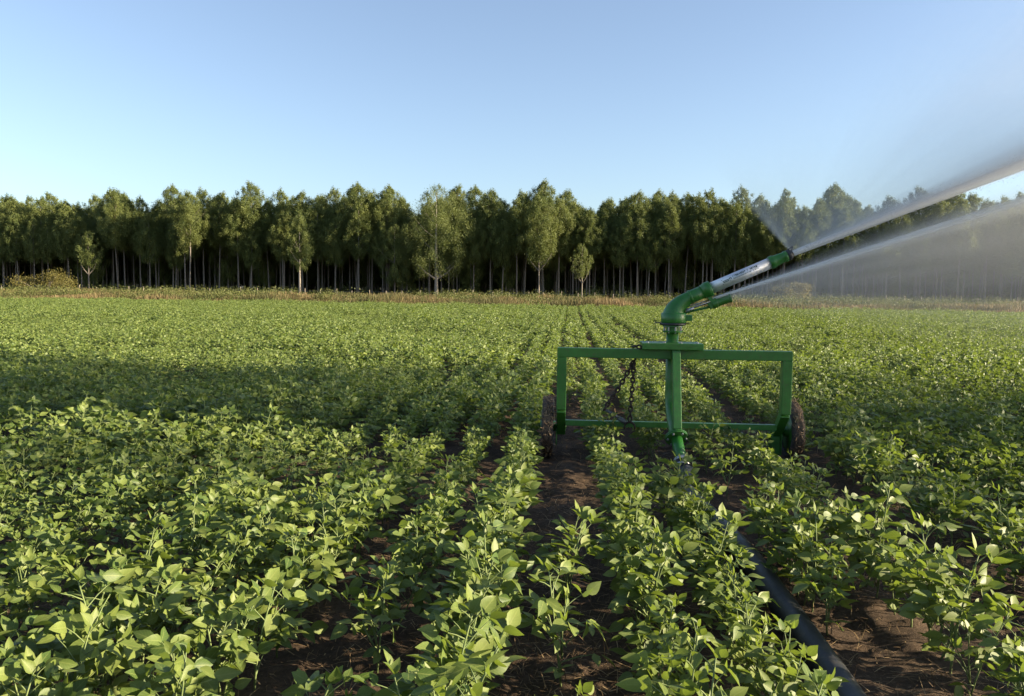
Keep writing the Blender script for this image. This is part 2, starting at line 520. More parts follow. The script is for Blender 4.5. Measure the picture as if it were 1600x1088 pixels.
def field_limit(x):
    """y at which the crop ends, from metres ahead of the photographer along the oblique far edge"""
    return None
EDGE_D0, EDGE_S = 67.0, -0.085          # metres ahead = EDGE_D0 + EDGE_S * metres right
def to_cam(x, y):
    c, s = math.cos(YAW), math.sin(YAW)
    return x*c+y*s, -x*s+y*c

rng = np.random.default_rng(7)
pts = []
for k in range(-215, 215):
    x0 = ROW0+ROWS*k
    ymin = max(1.9, (abs(x0)-4.5)/0.80)
    if ymin > 125: continue
    y = ymin; ys = []
    while y < 125:
        s = 0.145 if y < 12 else (0.16 if y < 24 else (0.22 if y < 50 else 0.33))
        y += s*rng.uniform(0.65, 1.4)
        ys.append(y)
    ys = np.array(ys); n = len(ys)
    wob = 0.05*(vnoise(ys*0.35, np.full(n, k*3.3), 5)-0.5)*2
    xs = x0+wob+rng.normal(0, 0.018, n)
    dens = np.full(n, 0.97)
    gap = vnoise(ys*0.9, np.full(n, k*7.7), 9)
    dens = np.where(gap > np.where(ys < 9, 0.70, 0.80), 0.30, dens)
    if k == -1:
        dens = np.where(ys < 5.2, 0.17, np.where(ys < 8, 0.0, np.where(ys < 12, 0.10, np.where(ys < 50, 0.40, 0.8))))
    if k == 4: dens = np.where(ys < 40, 0.04, 0.5)
    if k == 5: dens = np.where(ys < 8, 0.62, 0.9)
    if k == 6: dens = np.where(ys < 5.2, 0.75, 0.95)
    if k in (1, 2): dens = np.where((ys > 7.6) & (ys < 17), 0.82, dens)
    if k in (0, 1, 2, 3): dens = np.where(ys < 9, 0.96, dens)
    if k == 2: dens = np.where(ys < 3.3, 0.0, dens)
    if k == 2: dens = np.where((ys > 5.0) & (ys < 7.9), 0.12, dens)
    keep = rng.random(n) < dens
    xs, ys = xs[keep], ys[keep]; n = len(xs)
    if not n: continue
    sc = np.where(ys < 12, 1.0, np.where(ys < 24, 1.05, np.where(ys < 50, 1.12, 1.2)))
    vig = 0.74+0.48*vnoise(xs*0.55, ys*0.45, 12)
    if k < -1: vig = vig*np.where(ys < 8, 0.97, 1.04)
    if k >= 0: vig = vig*np.where(ys < 8, 1.03, np.where(ys < 45, 0.90, 1.0))
    if k == 0: vig = vig*np.where(ys < 7, 0.98, 1.0); xs = xs-0.06
    if k == 1: vig = vig*np.where(ys < 4.7, 0.90, 1.0); xs = xs-0.01
    if k == -2: vig = vig*np.where(ys < 7, 1.10, 1.0); xs = xs+0.05*(ys < 7)
    if k == 2: xs = xs+0.05
    if k == 3: xs = xs+0.05; vig = vig*np.where((ys > 4.6) & (ys < 7.4), 0.78, 1.0)
    sc = sc*vig*rng.uniform(0.78, 1.14, n)
    pts.append(np.stack([xs, ys, sc, np.full(n, float(k))], -1))
P = np.concatenate(pts)
xr, df = to_cam(P[:, 0], P[:, 1])
P = P[df < EDGE_D0+EDGE_S*xr]
xr, df = to_cam(P[:, 0], P[:, 1])
P = P[np.abs(xr) < 0.70*df+3.2]
# keep the hose, its coupling and the wheels clear
hose_px = [(1066, 722, 6.92), (1073, 750, 6.5)]
def hose_x(y): return np.interp(y, [1.5, 3.2, 4.56, 5.4, 6.14, 6.9], [1.08, 1.08, 1.053, 0.985, 0.915, 0.965])
hdx = P[:, 0]-hose_x(P[:, 1])
clr = np.where((P[:, 1] > 4.5) & (P[:, 1] < 6.1), 0.06, np.where(hdx < 0, 0.14, 0.15))
keep = ~((P[:, 1] < 7.1) & (np.abs(hdx) < clr))
keep &= ~((np.abs(P[:, 1]-7.75) < 0.36) & ((np.abs(P[:, 0]+0.19) < 0.12) | (np.abs(P[:, 0]-2.12) < 0.12)))
keep &= ~((np.abs(P[:, 1]-6.6) < 0.9) & (np.abs(P[:, 0]-0.92) < 0.21))
P = P[keep]
nP = len(P)
zz = ground_z(P[:, 0], P[:, 1])
vi = rng.integers(0, 12, nP); rz = wrot(nP, rng)
ppx, ppy, pz = project(np.stack([P[:, 0], P[:, 1], zz+0.33*P[:, 2]], -1))
inview = (ppx > -40) & (ppx < 1640) & (ppy < 1120) & (pz > 1.2)
size = np.where(inview, P[:, 2]/np.maximum(pz, 0.5), -1)
order = np.argsort(-size)
near = order[:300]
isnear = np.zeros(nP, bool); isnear[near] = True

# the 300 nearest plants: a thing each
def row_name(k):
    if k == 0: return 'the row just right of the bare wheel track'
    if k == 1: return "the row along the hose's left side"
    if k == 2: return "the row along the hose's right side"
    if k == 3: return 'the second row right of the hose'
    if k == -1: return 'the bare wheel track itself'
    if k == 4: return 'the dark strip right of the hose'
    if k >= 5: return 'the %s row right of the hose' % ORD[k-2]
    return 'the %s row left of the wheel track' % ORD[-k-2]
protos = {}
byrow = {}
for i in near: byrow.setdefault(int(P[i, 3]), []).append(i)
for k in sorted(byrow):
    for j, i in enumerate(sorted(byrow[k], key=lambda q: P[q, 1])):
        v = int(vi[i]); sm, fm = SOY[v]
        r = empty('soybean_plant', (P[i, 0], P[i, 1], zz[i]), rz[i])
        r.scale = (P[i, 2],)*3
        look = 'leafy soybean plant' if P[i, 2] > 0.92 else 'smaller soybean plant'
        tag(r, '%s %s up %s' % (ordinal(j+1), look, row_name(k)), 'soybean plant', 'soybean plants in the near rows')
        so = link('stem', sm, r); fo = link('foliage', fm, r)
        protos.setdefault(v, (so, fo))

def scatter(name, co, vidx, rot, scl, variants, kind_label):
    """one object whose geometry nodes put variant meshes on its points"""
    me = bpy.data.meshes.new(name)
    me.vertices.add(len(co)); me.vertices.foreach_set('co', np.asarray(co, np.float32).ravel())
    a = me.attributes.new('vi', 'INT', 'POINT'); a.data.foreach_set('value', np.asarray(vidx, np.int32))
    a = me.attributes.new('rz', 'FLOAT', 'POINT'); a.data.foreach_set('value', np.asarray(rot, np.float32))
    a = me.attributes.new('scl', 'FLOAT', 'POINT'); a.data.foreach_set('value', np.asarray(scl, np.float32))
    o = link(name, me)
    g = bpy.data.node_groups.new(name, 'GeometryNodeTree')
    g.interface.new_socket('Geometry', in_out='INPUT', socket_type='NodeSocketGeometry')
    g.interface.new_socket('Geometry', in_out='OUTPUT', socket_type='NodeSocketGeometry')
    gi, go = g.nodes.new('NodeGroupInput'), g.nodes.new('NodeGroupOutput')
    jn = g.nodes.new('GeometryNodeJoinGeometry')
    for objs in reversed(variants):
        jj = g.nodes.new('GeometryNodeJoinGeometry')
        for ob in objs:
            oi = g.nodes.new('GeometryNodeObjectInfo'); oi.transform_space = 'ORIGINAL'
            oi.inputs['Object'].default_value = ob
            g.links.new(oi.outputs['Geometry'], jj.inputs[0])
        ti = g.nodes.new('GeometryNodeGeometryToInstance')
        g.links.new(jj.outputs[0], ti.inputs[0]); g.links.new(ti.outputs[0], jn.inputs[0])
    iop = g.nodes.new('GeometryNodeInstanceOnPoints')
    iop.inputs['Pick Instance'].default_value = True
    def named(nm, t):
        n = g.nodes.new('GeometryNodeInputNamedAttribute'); n.data_type = t; n.inputs['Name'].default_value = nm
        return n.outputs['Attribute']
    cx = g.nodes.new('ShaderNodeCombineXYZ'); g.links.new(named('rz', 'FLOAT'), cx.inputs['Z'])
    er = g.nodes.new('FunctionNodeEulerToRotation'); g.links.new(cx.outputs[0], er.inputs[0])
    g.links.new(gi.outputs[0], iop.inputs['Points'])
    g.links.new(jn.outputs[0], iop.inputs['Instance'])
    g.links.new(named('vi', 'INT'), iop.inputs['Instance Index'])
    g.links.new(er.outputs[0], iop.inputs['Rotation'])
    g.links.new(named('scl', 'FLOAT'), iop.inputs['Scale'])
    g.links.new(iop.outputs[0], go.inputs[0])
    md = o.modifiers.new('scatter', 'NODES'); md.node_group = g
    tag(o, kind_label, None, None, 'stuff')
    return o
far = ~isnear
scatter('soybean_crop', np.stack([P[far, 0], P[far, 1], zz[far]], -1), vi[far], rz[far], P[far, 2],
        [protos[v] for v in range(12)], 'soybean crop filling the field in rows as far as the trees')

# ------------------------------------------------------------------ straw litter on the soil
def ribbons(base, dirs, length, width, bend, tint, segs=2):
    """thin bent ribbons: arrays in, verts and quads out"""
    n = len(base)
    side = np.cross(dirs, np.array([0, 0, 1.0])); ln = np.linalg.norm(side, axis=1, keepdims=True)
    side = np.where(ln > 1e-3, side/np.maximum(ln, 1e-3), np.array([1.0, 0, 0]))
    V = np.zeros((n, (segs+1)*2, 3)); T = np.zeros((n, (segs+1)*2))
    for i in range(segs+1):
        t = i/segs
        c = base+dirs*(length*t)[:, None]+bend*(t*t)
        w = (width*(1-0.75*t))[:, None]
        V[:, 2*i] = c-side*w/2; V[:, 2*i+1] = c+side*w/2
        T[:, 2*i] = T[:, 2*i+1] = tint
    F = []
    b = (np.arange(n)*(segs+1)*2)[:, None]
    for i in range(segs):
        F.append(b+np.array([[2*i, 2*i+1, 2*i+3, 2*i+2]]))
    return V.reshape(-1, 3), np.concatenate(F).reshape(-1, 4), T.ravel()

rng = np.random.default_rng(21)
n = 46000
sy = 1.9+10.5*rng.random(n)**1.5; sx = rng.uniform(-0.62, 0.70, n)*(sy+0.6)-0.07*sy
clump = vnoise(sx*1.7, sy*1.3, 31)
kp = clump+rng.random(n)*0.7 > 0.72
sx, sy = sx[kp], sy[kp]; n = len(sx)
az = rng.uniform(0, 2*np.pi, n); el = rng.uniform(-0.05, 0.22, n)
std = rng.random(n) < 0.16
el = np.where(std, rng.uniform(0.6, 1.5, n), el)
L = np.where(std, rng.uniform(0.03, 0.12, n), 0.02+0.15*rng.random(n)**2.2)
d = np.stack([np.cos(az)*np.cos(el), np.sin(az)*np.cos(el), np.sin(el)], -1)
bend = np.stack([rng.normal(0, 0.02, n), rng.normal(0, 0.02, n), -0.02*rng.random(n)], -1)
base = np.stack([sx, sy, ground_z(sx, sy)+0.004+0.012*rng.random(n)], -1)
V, F, T = ribbons(base, d, L, rng.uniform(0.002, 0.006, n), bend, rng.random(n)**1.5)
tag(link('straw_litter', np_mesh('straw_litter', V, F, [M_STRAW], attrs={'tint': T})), 'dry straw litter lying on the brown soil', None, None, 'stuff')

# ------------------------------------------------------------------ trees
def leaf_cloud(centres, radii, n_per, rng, lw=(0.045, 0.085), ll=(0.11, 0.24), hang=0.6, shell=0.05):
    """leaf-sized quads spread through clumps"""
    V, T = [], []
    for (c, r, tn) in zip(centres, radii, rng.random(len(centres))):
        k = max(6, int(n_per*(r[0]*r[1]*r[2])**(1/3)**1.0)) if not np.isscalar(n_per) else n_per
        k = max(14, int(n_per*(r[0]*r[2])**0.8*rng.uniform(0.5, 1.4)))
        u = rng.normal(0, 1, (k, 3)); u /= np.linalg.norm(u, axis=1, keepdims=True)
        rad = (shell+(1-shell)*rng.random(k)**0.6)*rng.uniform(0.7, 1.45, k)
        p = c+u*rad[:, None]*np.array(r)
        f = rng.normal(0, 1, (k, 3)); f[:, 2] -= hang*1.6; f /= np.linalg.norm(f, axis=1, keepdims=True)
        g = rng.normal(0, 1, (k, 3)) + u*0.8
        s = np.cross(f, g); s /= np.linalg.norm(s, axis=1, keepdims=True)+1e-6
        l = rng.uniform(ll[0], ll[1], k)[:, None]; w = rng.uniform(lw[0], lw[1], k)[:, None]
        q = np.stack([p-f*l/2, p-s*w/2, p+f*l/2, p+s*w/2], 1)
        V.append(q.reshape(-1, 3)); T.append(np.full(k*4, np.clip(tn+rng.normal(0, 0.08), 0, 1)))
    V = np.concatenate(V); T = np.concatenate(T)
    return V, np.arange(len(V)).reshape(-1, 4), T

def make_tree(seed, H, cb, cr, style='slim', fork=False, leaf_n=500, tr=0.105, lean=0.0):
    """returns trunk MB and crown mesh. H height, cb crown base, cr crown radius"""
    rng = np.random.default_rng(seed)
    t = MB()
    sway = rng.normal(0, 0.18, 2)
    def spine(u):
        return np.array([lean*u+sway[0]*math.sin(3.0*u)*u, sway[1]*math.sin(2.6*u+0.5)*u, H*0.97*u])
    us = np.linspace(0, 1, 9)
    t.tube([spine(u) for u in us], [tr*(1.15-u*1.08)+0.012 for u in us], n=7)
    C, RR = [], []
    nl = {'slim': 120, 'round': 100, 'small': 60, 'broad': 160, 'low': 60}[style]
    for i in range(nl):
        u = (i+rng.random())/nl
        h = cb+(H-cb)*u
        if style in ('round', 'broad', 'small'):
            prof = math.sin(math.pi*min(1, 0.12+0.86*u))**0.75
        elif style == 'low':
            prof = (1-u)**0.6*(0.7+0.3*u)
        else:
            prof = min(1, (u+0.03)/0.28)**0.6*(1-u)**0.5*1.2
        az = i*2.399+rng.uniform(-0.5, 0.5)
        rad = cr*prof*rng.uniform(0.0, 1.0)**0.6
        sp = spine(h/(H*0.97) if h < H*0.97 else 1.0)
        c = np.array([sp[0]+math.cos(az)*rad, sp[1]+math.sin(az)*rad, h+rng.uniform(-0.3, 0.3)])
        s = cr*rng.uniform(0.13, 0.25)*(1.0-0.5*max(0, u-0.6)/0.4)
        C.append(c); RR.append((s, s, s*rng.uniform(1.0, 1.7)))
        # limb to the clump
        hb = max(cb*0.86, h-rad*rng.uniform(0.5, 1.0)-0.4)
        b0 = spine(min(1, hb/(H*0.97)))
        m = (b0+c)/2+np.array([0, 0, -0.1*rad])
        if i % 8 == 0:
            t.tube([b0, m, c], [max(0.02, tr*0.34*(1-0.6*u)), max(0.015, tr*0.22*(1-0.6*u)), 0.012], n=5, caps=False)
    if fork:
        for s in (-1, 1):
            b0 = spine(cb*0.72/(H*0.97)); e = np.array([s*cr*0.55+b0[0], 0.2*s, cb+0.8])
            t.tube([b0, (b0+e)/2+np.array([s*0.1, 0, -0.15]), e], [tr*0.6, tr*0.48, tr*0.3], n=6, caps=False)
    V, F, T = leaf_cloud(C, RR, leaf_n, rng)
    return t, np_mesh('crown', V, F, [M_EUC], attrs={'tint': T})

TREE_SPEC = [  # seed, H, crown base, crown radius, style, fork
    (1, 15.2, 7.4, 2.6, 'broad', False), (2, 14.4, 7.0, 2.5, 'slim', False), (3, 15.6, 8.2, 2.8, 'broad', False),
    (4, 14.0, 6.4, 2.3, 'slim', False), (5, 14.8, 6.2, 3.3, 'broad', True), (6, 13.2, 6.0, 2.5, 'broad', False),
    (7, 9.4, 4.4, 2.1, 'small', True), (8, 11.5, 2.6, 2.7, 'round', False)]
TREES = []
for sp in TREE_SPEC:
    tb, cm = make_tree(*sp)
    to = tb.build('trunk', M_BARK); TREES.append((to.data, cm, sp)); bpy.data.objects.remove(to)
BIG = make_tree(51, 15.8, 4.2, 5.0, 'round', True, leaf_n=330, tr=0.24)
COLUMN = make_tree(52, 12.2, 4.4, 2.2, 'slim', False, tr=0.16)
to = BIG[0].build('trunk', M_PALE); BIGM = (to.data, BIG[1]); bpy.data.objects.remove(to)
to = COLUMN[0].build('trunk', M_PALE); COLM = (to.data, COLUMN[1]); bpy.data.objects.remove(to)

TL_D0, TL_S = 115.0, -0.085
def tree_pos(xr, back):
    d = TL_D0+TL_S*xr+back
    return cam_xy(xr, d)
tree_objs = {}
def place_tree(xr, back, variant, scale, rz, label, group, meshes=None, name='eucalyptus_tree'):
    x, y = tree_pos(xr, back)
    r = empty(name, (x, y, 0), rz); r.scale = (scale*random.uniform(0.94, 1.06), scale, scale)
    tag(r, label, 'tree', group)
    tm, cm = meshes if meshes else TREES[variant][:2]
    a = link('trunk', tm, r); b = link('crown', cm, r)
    if meshes is None: tree_objs.setdefault(variant, (a, b))
    return r
random.seed(4)
def xr_at(px, back=0.0):
    k = (px-800)/FPX
    return k*(TL_D0+back)/(1-k*TL_S)

# single trees the photograph shows in front of the wood
place_tree(xr_at(683), -2.2, None, 1.0, 0.4, 'broad round eucalyptus with forked trunk, widest crown along the forest edge', None, BIGM)
place_tree(xr_at(478), -3.5, None, 1.0, 2.0, 'slim lone eucalyptus with ragged narrow crown before the forest edge', None, COLM)
place_tree(xr_at(156), -3.0, 6, 0.98, 0.2, 'short round-topped eucalyptus, leftmost small tree on the forest edge', None)
place_tree(xr_at(905), -3.0, 6, 0.84, 2.5, 'short sparse eucalyptus on the forest edge beyond the sprinkler', None)
place_tree(xr_at(617), -0.6, 7, 0.92, 1.0, 'dim eucalyptus with low V-shaped fork beside the broad round tree', None)
place_tree(xr_at(840), -2.0, 4, 0.97, 0.0, 'tall eucalyptus with pale forked limbs, between round tree and sprinkler', None)
place_tree(xr_at(305), -2.0, 2, 0.96, 2.2, 'tall bright-crowned eucalyptus with long bare trunk near the left end', None)
single_px = [683, 478, 156, 905, 617, 840, 305]
# the edge row
edge = []
px = -60.0
while px < 1680:
    if min(abs(px-q) for q in single_px) > 13: edge.append(px)
    px += random.choice([12, 18, 26, 34, 46])+random.uniform(0, 8)
for i, q in enumerate(edge):
    v = random.choice([0, 1, 2, 3, 4, 5, 5, 0, 1, 3])
    inn = [e for e in edge if 0 <= e <= 1600]
    pos = ordinal(inn.index(q)+1)+' counted from the left' if q in inn else ('just past the left border' if q < 0 else 'just past the right border')
    place_tree(xr_at(q), random.uniform(0, 1.2), v, random.uniform(0.74, 1.0), random.uniform(0, 6.28),
               'slim eucalyptus in the front row of the forest, %s' % pos, 'front row of the eucalyptus forest')
# rows behind, rising over the front row
nrow = 0
names = ['second', 'third', 'fourth', 'fifth']
for rw, back in enumerate((3.2, 6.2, 9.2, 12.2)):
    px = -40.0+rw*9
    while px < 1650:
        place_tree(xr_at(px, back), back+random.uniform(-0.8, 0.8), random.choice([0, 1, 2, 7, 3, 0, 2, 5, 2]), random.uniform(0.82, 1.10), random.uniform(0, 6.28),
                   'eucalyptus of the %s row back in the forest, crown rising behind others' % names[rw], '%s row of the eucalyptus forest' % names[rw])
        px += random.uniform(20, 33)
        nrow += 1
# the depth of the wood, and its continuation past both sides of the picture
fp, fv, fr, fs = [], [], [], []
for rw in range(18):
    back = 15.2+3.0*rw
    x = -115.0
    while x < 170:
        fp.append(tree_pos(x, back+random.uniform(-0.8, 0.8))+(0.0,)); fv.append(random.choice([0, 1, 2, 3, 7, 7]) if rw < 6 else 7)
        fr.append(random.uniform(0, 6.28)); fs.append(random.uniform(0.88, 1.04)); x += random.uniform(2.3, 3.6)
for rw in range(5):
    for rg in ((-115, -80), (80, 190)):
        x = rg[0]
        while x < rg[1]:
            fp.append(tree_pos(x, 3.0*rw+random.uniform(-0.8, 0.8))+(0.0,)); fv.append(random.choice([0, 1, 2, 3, 4, 5]))
            fr.append(random.uniform(0, 6.28)); fs.append(random.uniform(0.9, 1.06)); x += random.uniform(2.3, 3.6)
scatter('forest', fp, fv, fr, fs, [tree_objs.get(v) or tree_objs[0] for v in range(8)], 'deep eucalyptus wood behind the front rows of trees')

# the tall tree off to the right whose crown throws the shadow band over the field
SH = make_tree(77, 21.0, 6.2, 4.2, 'round', False, leaf_n=640, tr=0.3)
to = SH[0].build('trunk', M_BARK); shm = to.data; bpy.data.objects.remove(to)
sx0 = 46.0
shade = empty('eucalyptus_tree', (sx0, 8.8-(sx0-5)*math.tan(-SUN_AZ), 0))
tag(shade, 'large full-crowned tree standing alone in the field outside the picture', 'tree')
link('trunk', shm, shade); link('crown', SH[1], shade)

# ------------------------------------------------------------------ verge: grass, weeds, bushes, fence
rng = np.random.default_rng(33)
def verge_xy(n, lo, hi):
    xr_ = rng.uniform(-95, 100, n)
    d_ = EDGE_D0+EDGE_S*xr_+rng.uniform(lo, hi, n)
    c, s = math.cos(YAW), math.sin(YAW)
    return xr_*c-d_*s, xr_*s+d_*c
n = 260000
vx, vy = verge_xy(n, 0.2, 38.0)
hgt = 0.2+1.25*vnoise(vx*0.3, vy*0.2, 41)*rng.uniform(0.5, 1.0, n)
d = np.stack([rng.normal(0, 0.28, n), rng.normal(0, 0.28, n), np.ones(n)], -1)
tint = np.clip(0.9*vnoise(vx*0.22, vy*0.16, 43)+0.14*rng.normal(0, 1, n)-0.09, 0, 1)
V, F, T = ribbons(np.stack([vx, vy, np.zeros(n)], -1), d, hgt, rng.uniform(0.05, 0.11, n), np.stack([rng.normal(0, 0.1, n), rng.normal(0, 0.1, n), -0.05*np.ones(n)], -1), tint)
tag(link('verge_grass', np_mesh('verge_grass', V, F, [M_VERGE], attrs={'tint': T})), 'dry golden grass strip between the crop and the trees', None, None, 'stuff')
# leafy weeds among it
C, RR = [], []
vx, vy = verge_xy(4600, 5, 39)
kpw = vnoise(vx*0.12, vy*0.2, 47) > 0.4
for x, y in zip(vx[kpw], vy[kpw]):
    s = rng.uniform(0.2, 1.0)
    C.append(np.array([x, y, s*0.8])); RR.append((s*1.3, s*1.1, s*0.9))
V, F, T = leaf_cloud(C, RR, 160, rng, lw=(0.05, 0.1), ll=(0.1, 0.2), hang=-0.4)
M_WEED = leaf_mat('weed_leaf', (0.06, 0.075, 0.022), (0.14, 0.15, 0.045), (0.14, 0.16, 0.03), tint_attr='tint', rough=0.6, tmix=0.25)
tag(link('verge_weeds', np_mesh('verge_weeds', V, F, [M_WEED], attrs={'tint': T})), 'low olive weeds growing through the dry grass strip', None, None, 'stuff')

C, RR = [], []
for i in range(1500):
    xr_ = rng.uniform(-110, 120); bk = rng.uniform(0.5, 14.0) if i < 420 else rng.uniform(18, 60)
    x, y = tree_pos(xr_, bk); s = rng.uniform(0.4, 1.25)*(1.0 if i < 420 else 1.7)
    C.append(np.array([x, y, s*rng.uniform(0.5, 1.6)])); RR.append((s*1.2, s, s*rng.uniform(0.6, 1.0)))
V, F, T = leaf_cloud(C, RR, 150, rng, lw=(0.07, 0.13), ll=(0.16, 0.30), hang=0.0)
tag(link('undergrowth', np_mesh('undergrowth', V, F, [M_EUC], attrs={'tint': T})), 'dim leafy undergrowth beneath the eucalyptus trees', None, None, 'stuff')

def make_bush(seed, w, h, n=22):
    rg = np.random.default_rng(seed)
    t = MB(); C, RR = [], []
    for i in range(n):
        az = rg.uniform(0, 6.28); rad = w*0.5*math.sqrt(rg.random()); zt = h*(0.35+0.55*rg.random())*(1-0.45*(rad/(w*0.5))**2)
        c = np.array([math.cos(az)*rad, math.sin(az)*rad*0.8, zt]); s = rg.uniform(0.13, 0.2)*w
        C.append(c); RR.append((s, s, s*0.6))
        t.tube([(c[0]*0.1, c[1]*0.1, 0), (c[0]*0.5, c[1]*0.5, zt*0.6), tuple(c)], [0.05, 0.03, 0.012], n=5, caps=False)
    V, F, T = leaf_cloud(C, RR, 330, rg, lw=(0.06, 0.11), ll=(0.14, 0.26), hang=-0.2, shell=0.3)
    return t, np_mesh('foliage', V, F, [M_BUSH], attrs={'tint': T})
def place_bush(px, back, seed, w, h, label):
    xr_ = (px-800)/FPX*(EDGE_D0+back)/(1-(px-800)/FPX*EDGE_S)
    x, y = cam_xy(xr_, EDGE_D0+EDGE_S*xr_+back)
    r = empty('bush', (x, y, 0)); tag(r, label, 'bush')
    t, f = make_bush(seed, w, h)
    t.build('stem', M_BARK, r); link('foliage', f, r)
place_bush(70, 33.0, 61, 7.2, 4.0, 'big spreading olive-brown bush at the left end of the grass strip')
place_bush(1236, 33.0, 62, 5.5, 3.6, 'olive-brown bush behind the spray at the field edge')

# fence: weathered posts and wires
fence = empty('wire_fence', (0, 0, 0))
tag(fence, 'low wire fence on thin weathered posts along the forest edge', 'fence')
fm = MB(); wires = MB(); prevp = None
pm = MB(); pm.tube([(0, 0, -0.1), (0.01, 0, 0.7), (0, 0.01, 1.5)], [0.05, 0.046, 0.042], n=7)
xr_ = -78.0; pts_f = []
first_post = None
while xr_ < 76:
    x, y = cam_xy(xr_, EDGE_D0+EDGE_S*xr_+36.0)
    if first_post is None:
        first_post = pm.build('post', M_POST, fence); q = first_post
    else:
        q = first_post.copy(); COL.objects.link(q)
    q.location = (x, y, 0); q.rotation_euler = (rng.normal(0, 0.05), rng.normal(0, 0.05), rng.uniform(0, 6))
    q.scale = (rng.uniform(0.8, 1.3),)*2+(rng.uniform(0.86, 1.08),)
    pts_f.append((x, y)); xr_ += rng.uniform(1.9, 2.5)
for h in (0.5, 0.85, 1.2):
    wires.tube([(x, y, h) for x, y in pts_f], 0.006, n=3, caps=False)
wires.build('wire', M_STEEL, fence)

# ------------------------------------------------------------------ sprinkler cart
YB = 7.45                      # plane of the hoop
XL, XR = at(877.5, 600, YB).x, at(1228, 600, YB).x
ZB = at(1050, 553.5, YB).z     # centre of the top beam
TS = 0.088                     # square tube
cart = empty('sprinkler_cart', ((XL+XR)/2, 7.75, 0))
tag(cart, 'green two-wheeled irrigation cart carrying a big water gun above the crop', 'irrigation cart')
INV = Matrix.Translation((-(XL+XR)/2, -7.75, 0))
def part(mb, name, mats, parent=cart, bevel=0): return mb.build(name, mats, parent, bevel, INV)
ZK, YE, ZE = 0.50, 7.76, 0.24
m = MB(); m.beam((XL-TS/2, YB, ZB), (XR+TS/2, YB, ZB), TS, TS)
beam = part(m, 'top_beam', M_GREEN, bevel=0.006)
AX_Z = 0.30
for X, sgn in ((XL, -1), (XR, 1)):
    m = MB(); m.beam((X, YB, ZB-TS/2), (X, YB, ZK), TS, TS, up=(0, 1, 0))
    post = part(m, 'leg', M_GREEN, bevel=0.006)
    m = MB(); m.beam((X, YB+0.006, ZK+0.004), (X, YE, ZE), TS-0.006, TS-0.006, up=(0, 1, 0.3))
    part(m, 'lower_leg', M_GREEN, post, bevel=0.006)
    m = MB()      # hanging bracket plates and gusset at the axle
    if sgn > 0: m.box((X-0.05, YE-0.10, 0.075), (X+0.02, YE-0.085, ZE+0.015)); m.box((X+0.024, YE-0.12, 0.08), (X+0.034, YE+0.09, ZE+0.10))
    m.box((X-0.05, YE-0.083, 0.12), (X-0.04, YE+0.08, ZE+0.03))
    part(m, 'axle_bracket', M_GREEN, post, bevel=0.003)
m = MB(); m.box((XL+TS/2-0.004, 7.565, 0.372), (XR-TS/2+0.004, 7.62, 0.380)); m.box((XL+TS/2-0.004, 7.557, 0.330), (XR-TS/2+0.004, 7.564, 0.380))
part(m, 'cross_bar', M_GREEN, bevel=0.002)
cx0, cx1 = at(1004, 540, 7.33).x, at(1100, 540, 7.33).x
m = MB(); m.box((cx0, 7.33, ZB+TS/2+0.003), (cx1, 7.665, ZB+TS/2+0.060))
part(m, 'clamp_plate', M_GREEN, bevel=0.004)
m = MB()
for xx in (cx0+0.05, cx1-0.05, cx0+0.2, cx1-0.2):
    m.lathe((xx, 7.40, ZB+TS/2+0.058), (0, 0, 1), [(0, 0.014), (0.012, 0.014)], n=6, smooth=False)
part(m, 'bolt', M_STEEL)

# wheels
rw = np.random.default_rng(3)
def wheel(X, label):
    wh = empty('wheel'); wh.parent = cart
    wh.location = (X-(XL+XR)/2, YE-7.75, 0.29)
    wh['label'] = label
    t = MB(); n = 40; prof = [(-0.052, 0.20), (-0.055, 0.245), (-0.047, 0.278), (0.047, 0.278), (0.055, 0.245), (0.052, 0.20)]
    vs, fs = [], []
    for k in range(n):
        an = 2*math.pi*k/n
        for (w_, r_) in prof:
            rr_ = r_+(0.004*rw.normal())
            vs.append((w_+0.003*rw.normal(), math.cos(an)*rr_, math.sin(an)*rr_))
    np_ = len(prof)
    for k in range(n):
        k2 = (k+1) % n
        for i in range(np_):
            i2 = (i+1) % np_
            fs.append((k*np_+i, k*np_+i2, k2*np_+i2, k2*np_+i))
    t.add(vs, fs)
    t.build('tyre', M_TYRE, wh)
    mud = MB(); n, w = 90, 9                   # caked mud and trash on the tread
    vs, fs = [], []
    for k in range(n):
        an = 2*math.pi*k/n
        for i in range(w):
            u = -0.05+0.1*i/(w-1)
            r_ = 0.272+0.012*rw.random()+(0.010*rw.random() if 0 < i < w-1 else -0.012)
            vs.append((u+0.003*rw.normal(), math.cos(an)*r_, math.sin(an)*r_))
    for k in range(n):
        k2 = (k+1) % n
        for i in range(w-1):
            fs.append((k*w+i, k*w+i+1, k2*w+i+1, k2*w+i))
    mud.add(vs, fs)
    nb = 420
    for _ in range(nb):                        # straws stuck in it
        an = rw.uniform(0, 2*math.pi); u = rw.uniform(-0.05, 0.05); r_ = 0.288
        p = np.array([u, math.cos(an)*r_, math.sin(an)*r_]); dd = rw.normal(0, 0.022, 3); w_ = rw.normal(0, 0.0025, 3)
        o_ = np.array([0, math.cos(an), math.sin(an)])*0.008*rw.random()
        mud.add([p-w_, p+w_, p+dd+o_+w_, p+dd+o_-w_], [(0, 1, 2, 3)], 1, False)
    mud.build('mud', [M_MUD, M_STRAW2], wh)
    s = MB(); s.lathe((-0.04, 0, 0), (1, 0, 0), [(0, 0.198), (0.012, 0.203), (0.014, 0.06), (0.066, 0.06), (0.068, 0.203), (0.08, 0.198)], n=28)
    s.lathe((-0.075, 0, 0), (1, 0, 0), [(0, 0.05), (0.15, 0.05)], n=16)
    s.build('rim', M_GREEN, wh)
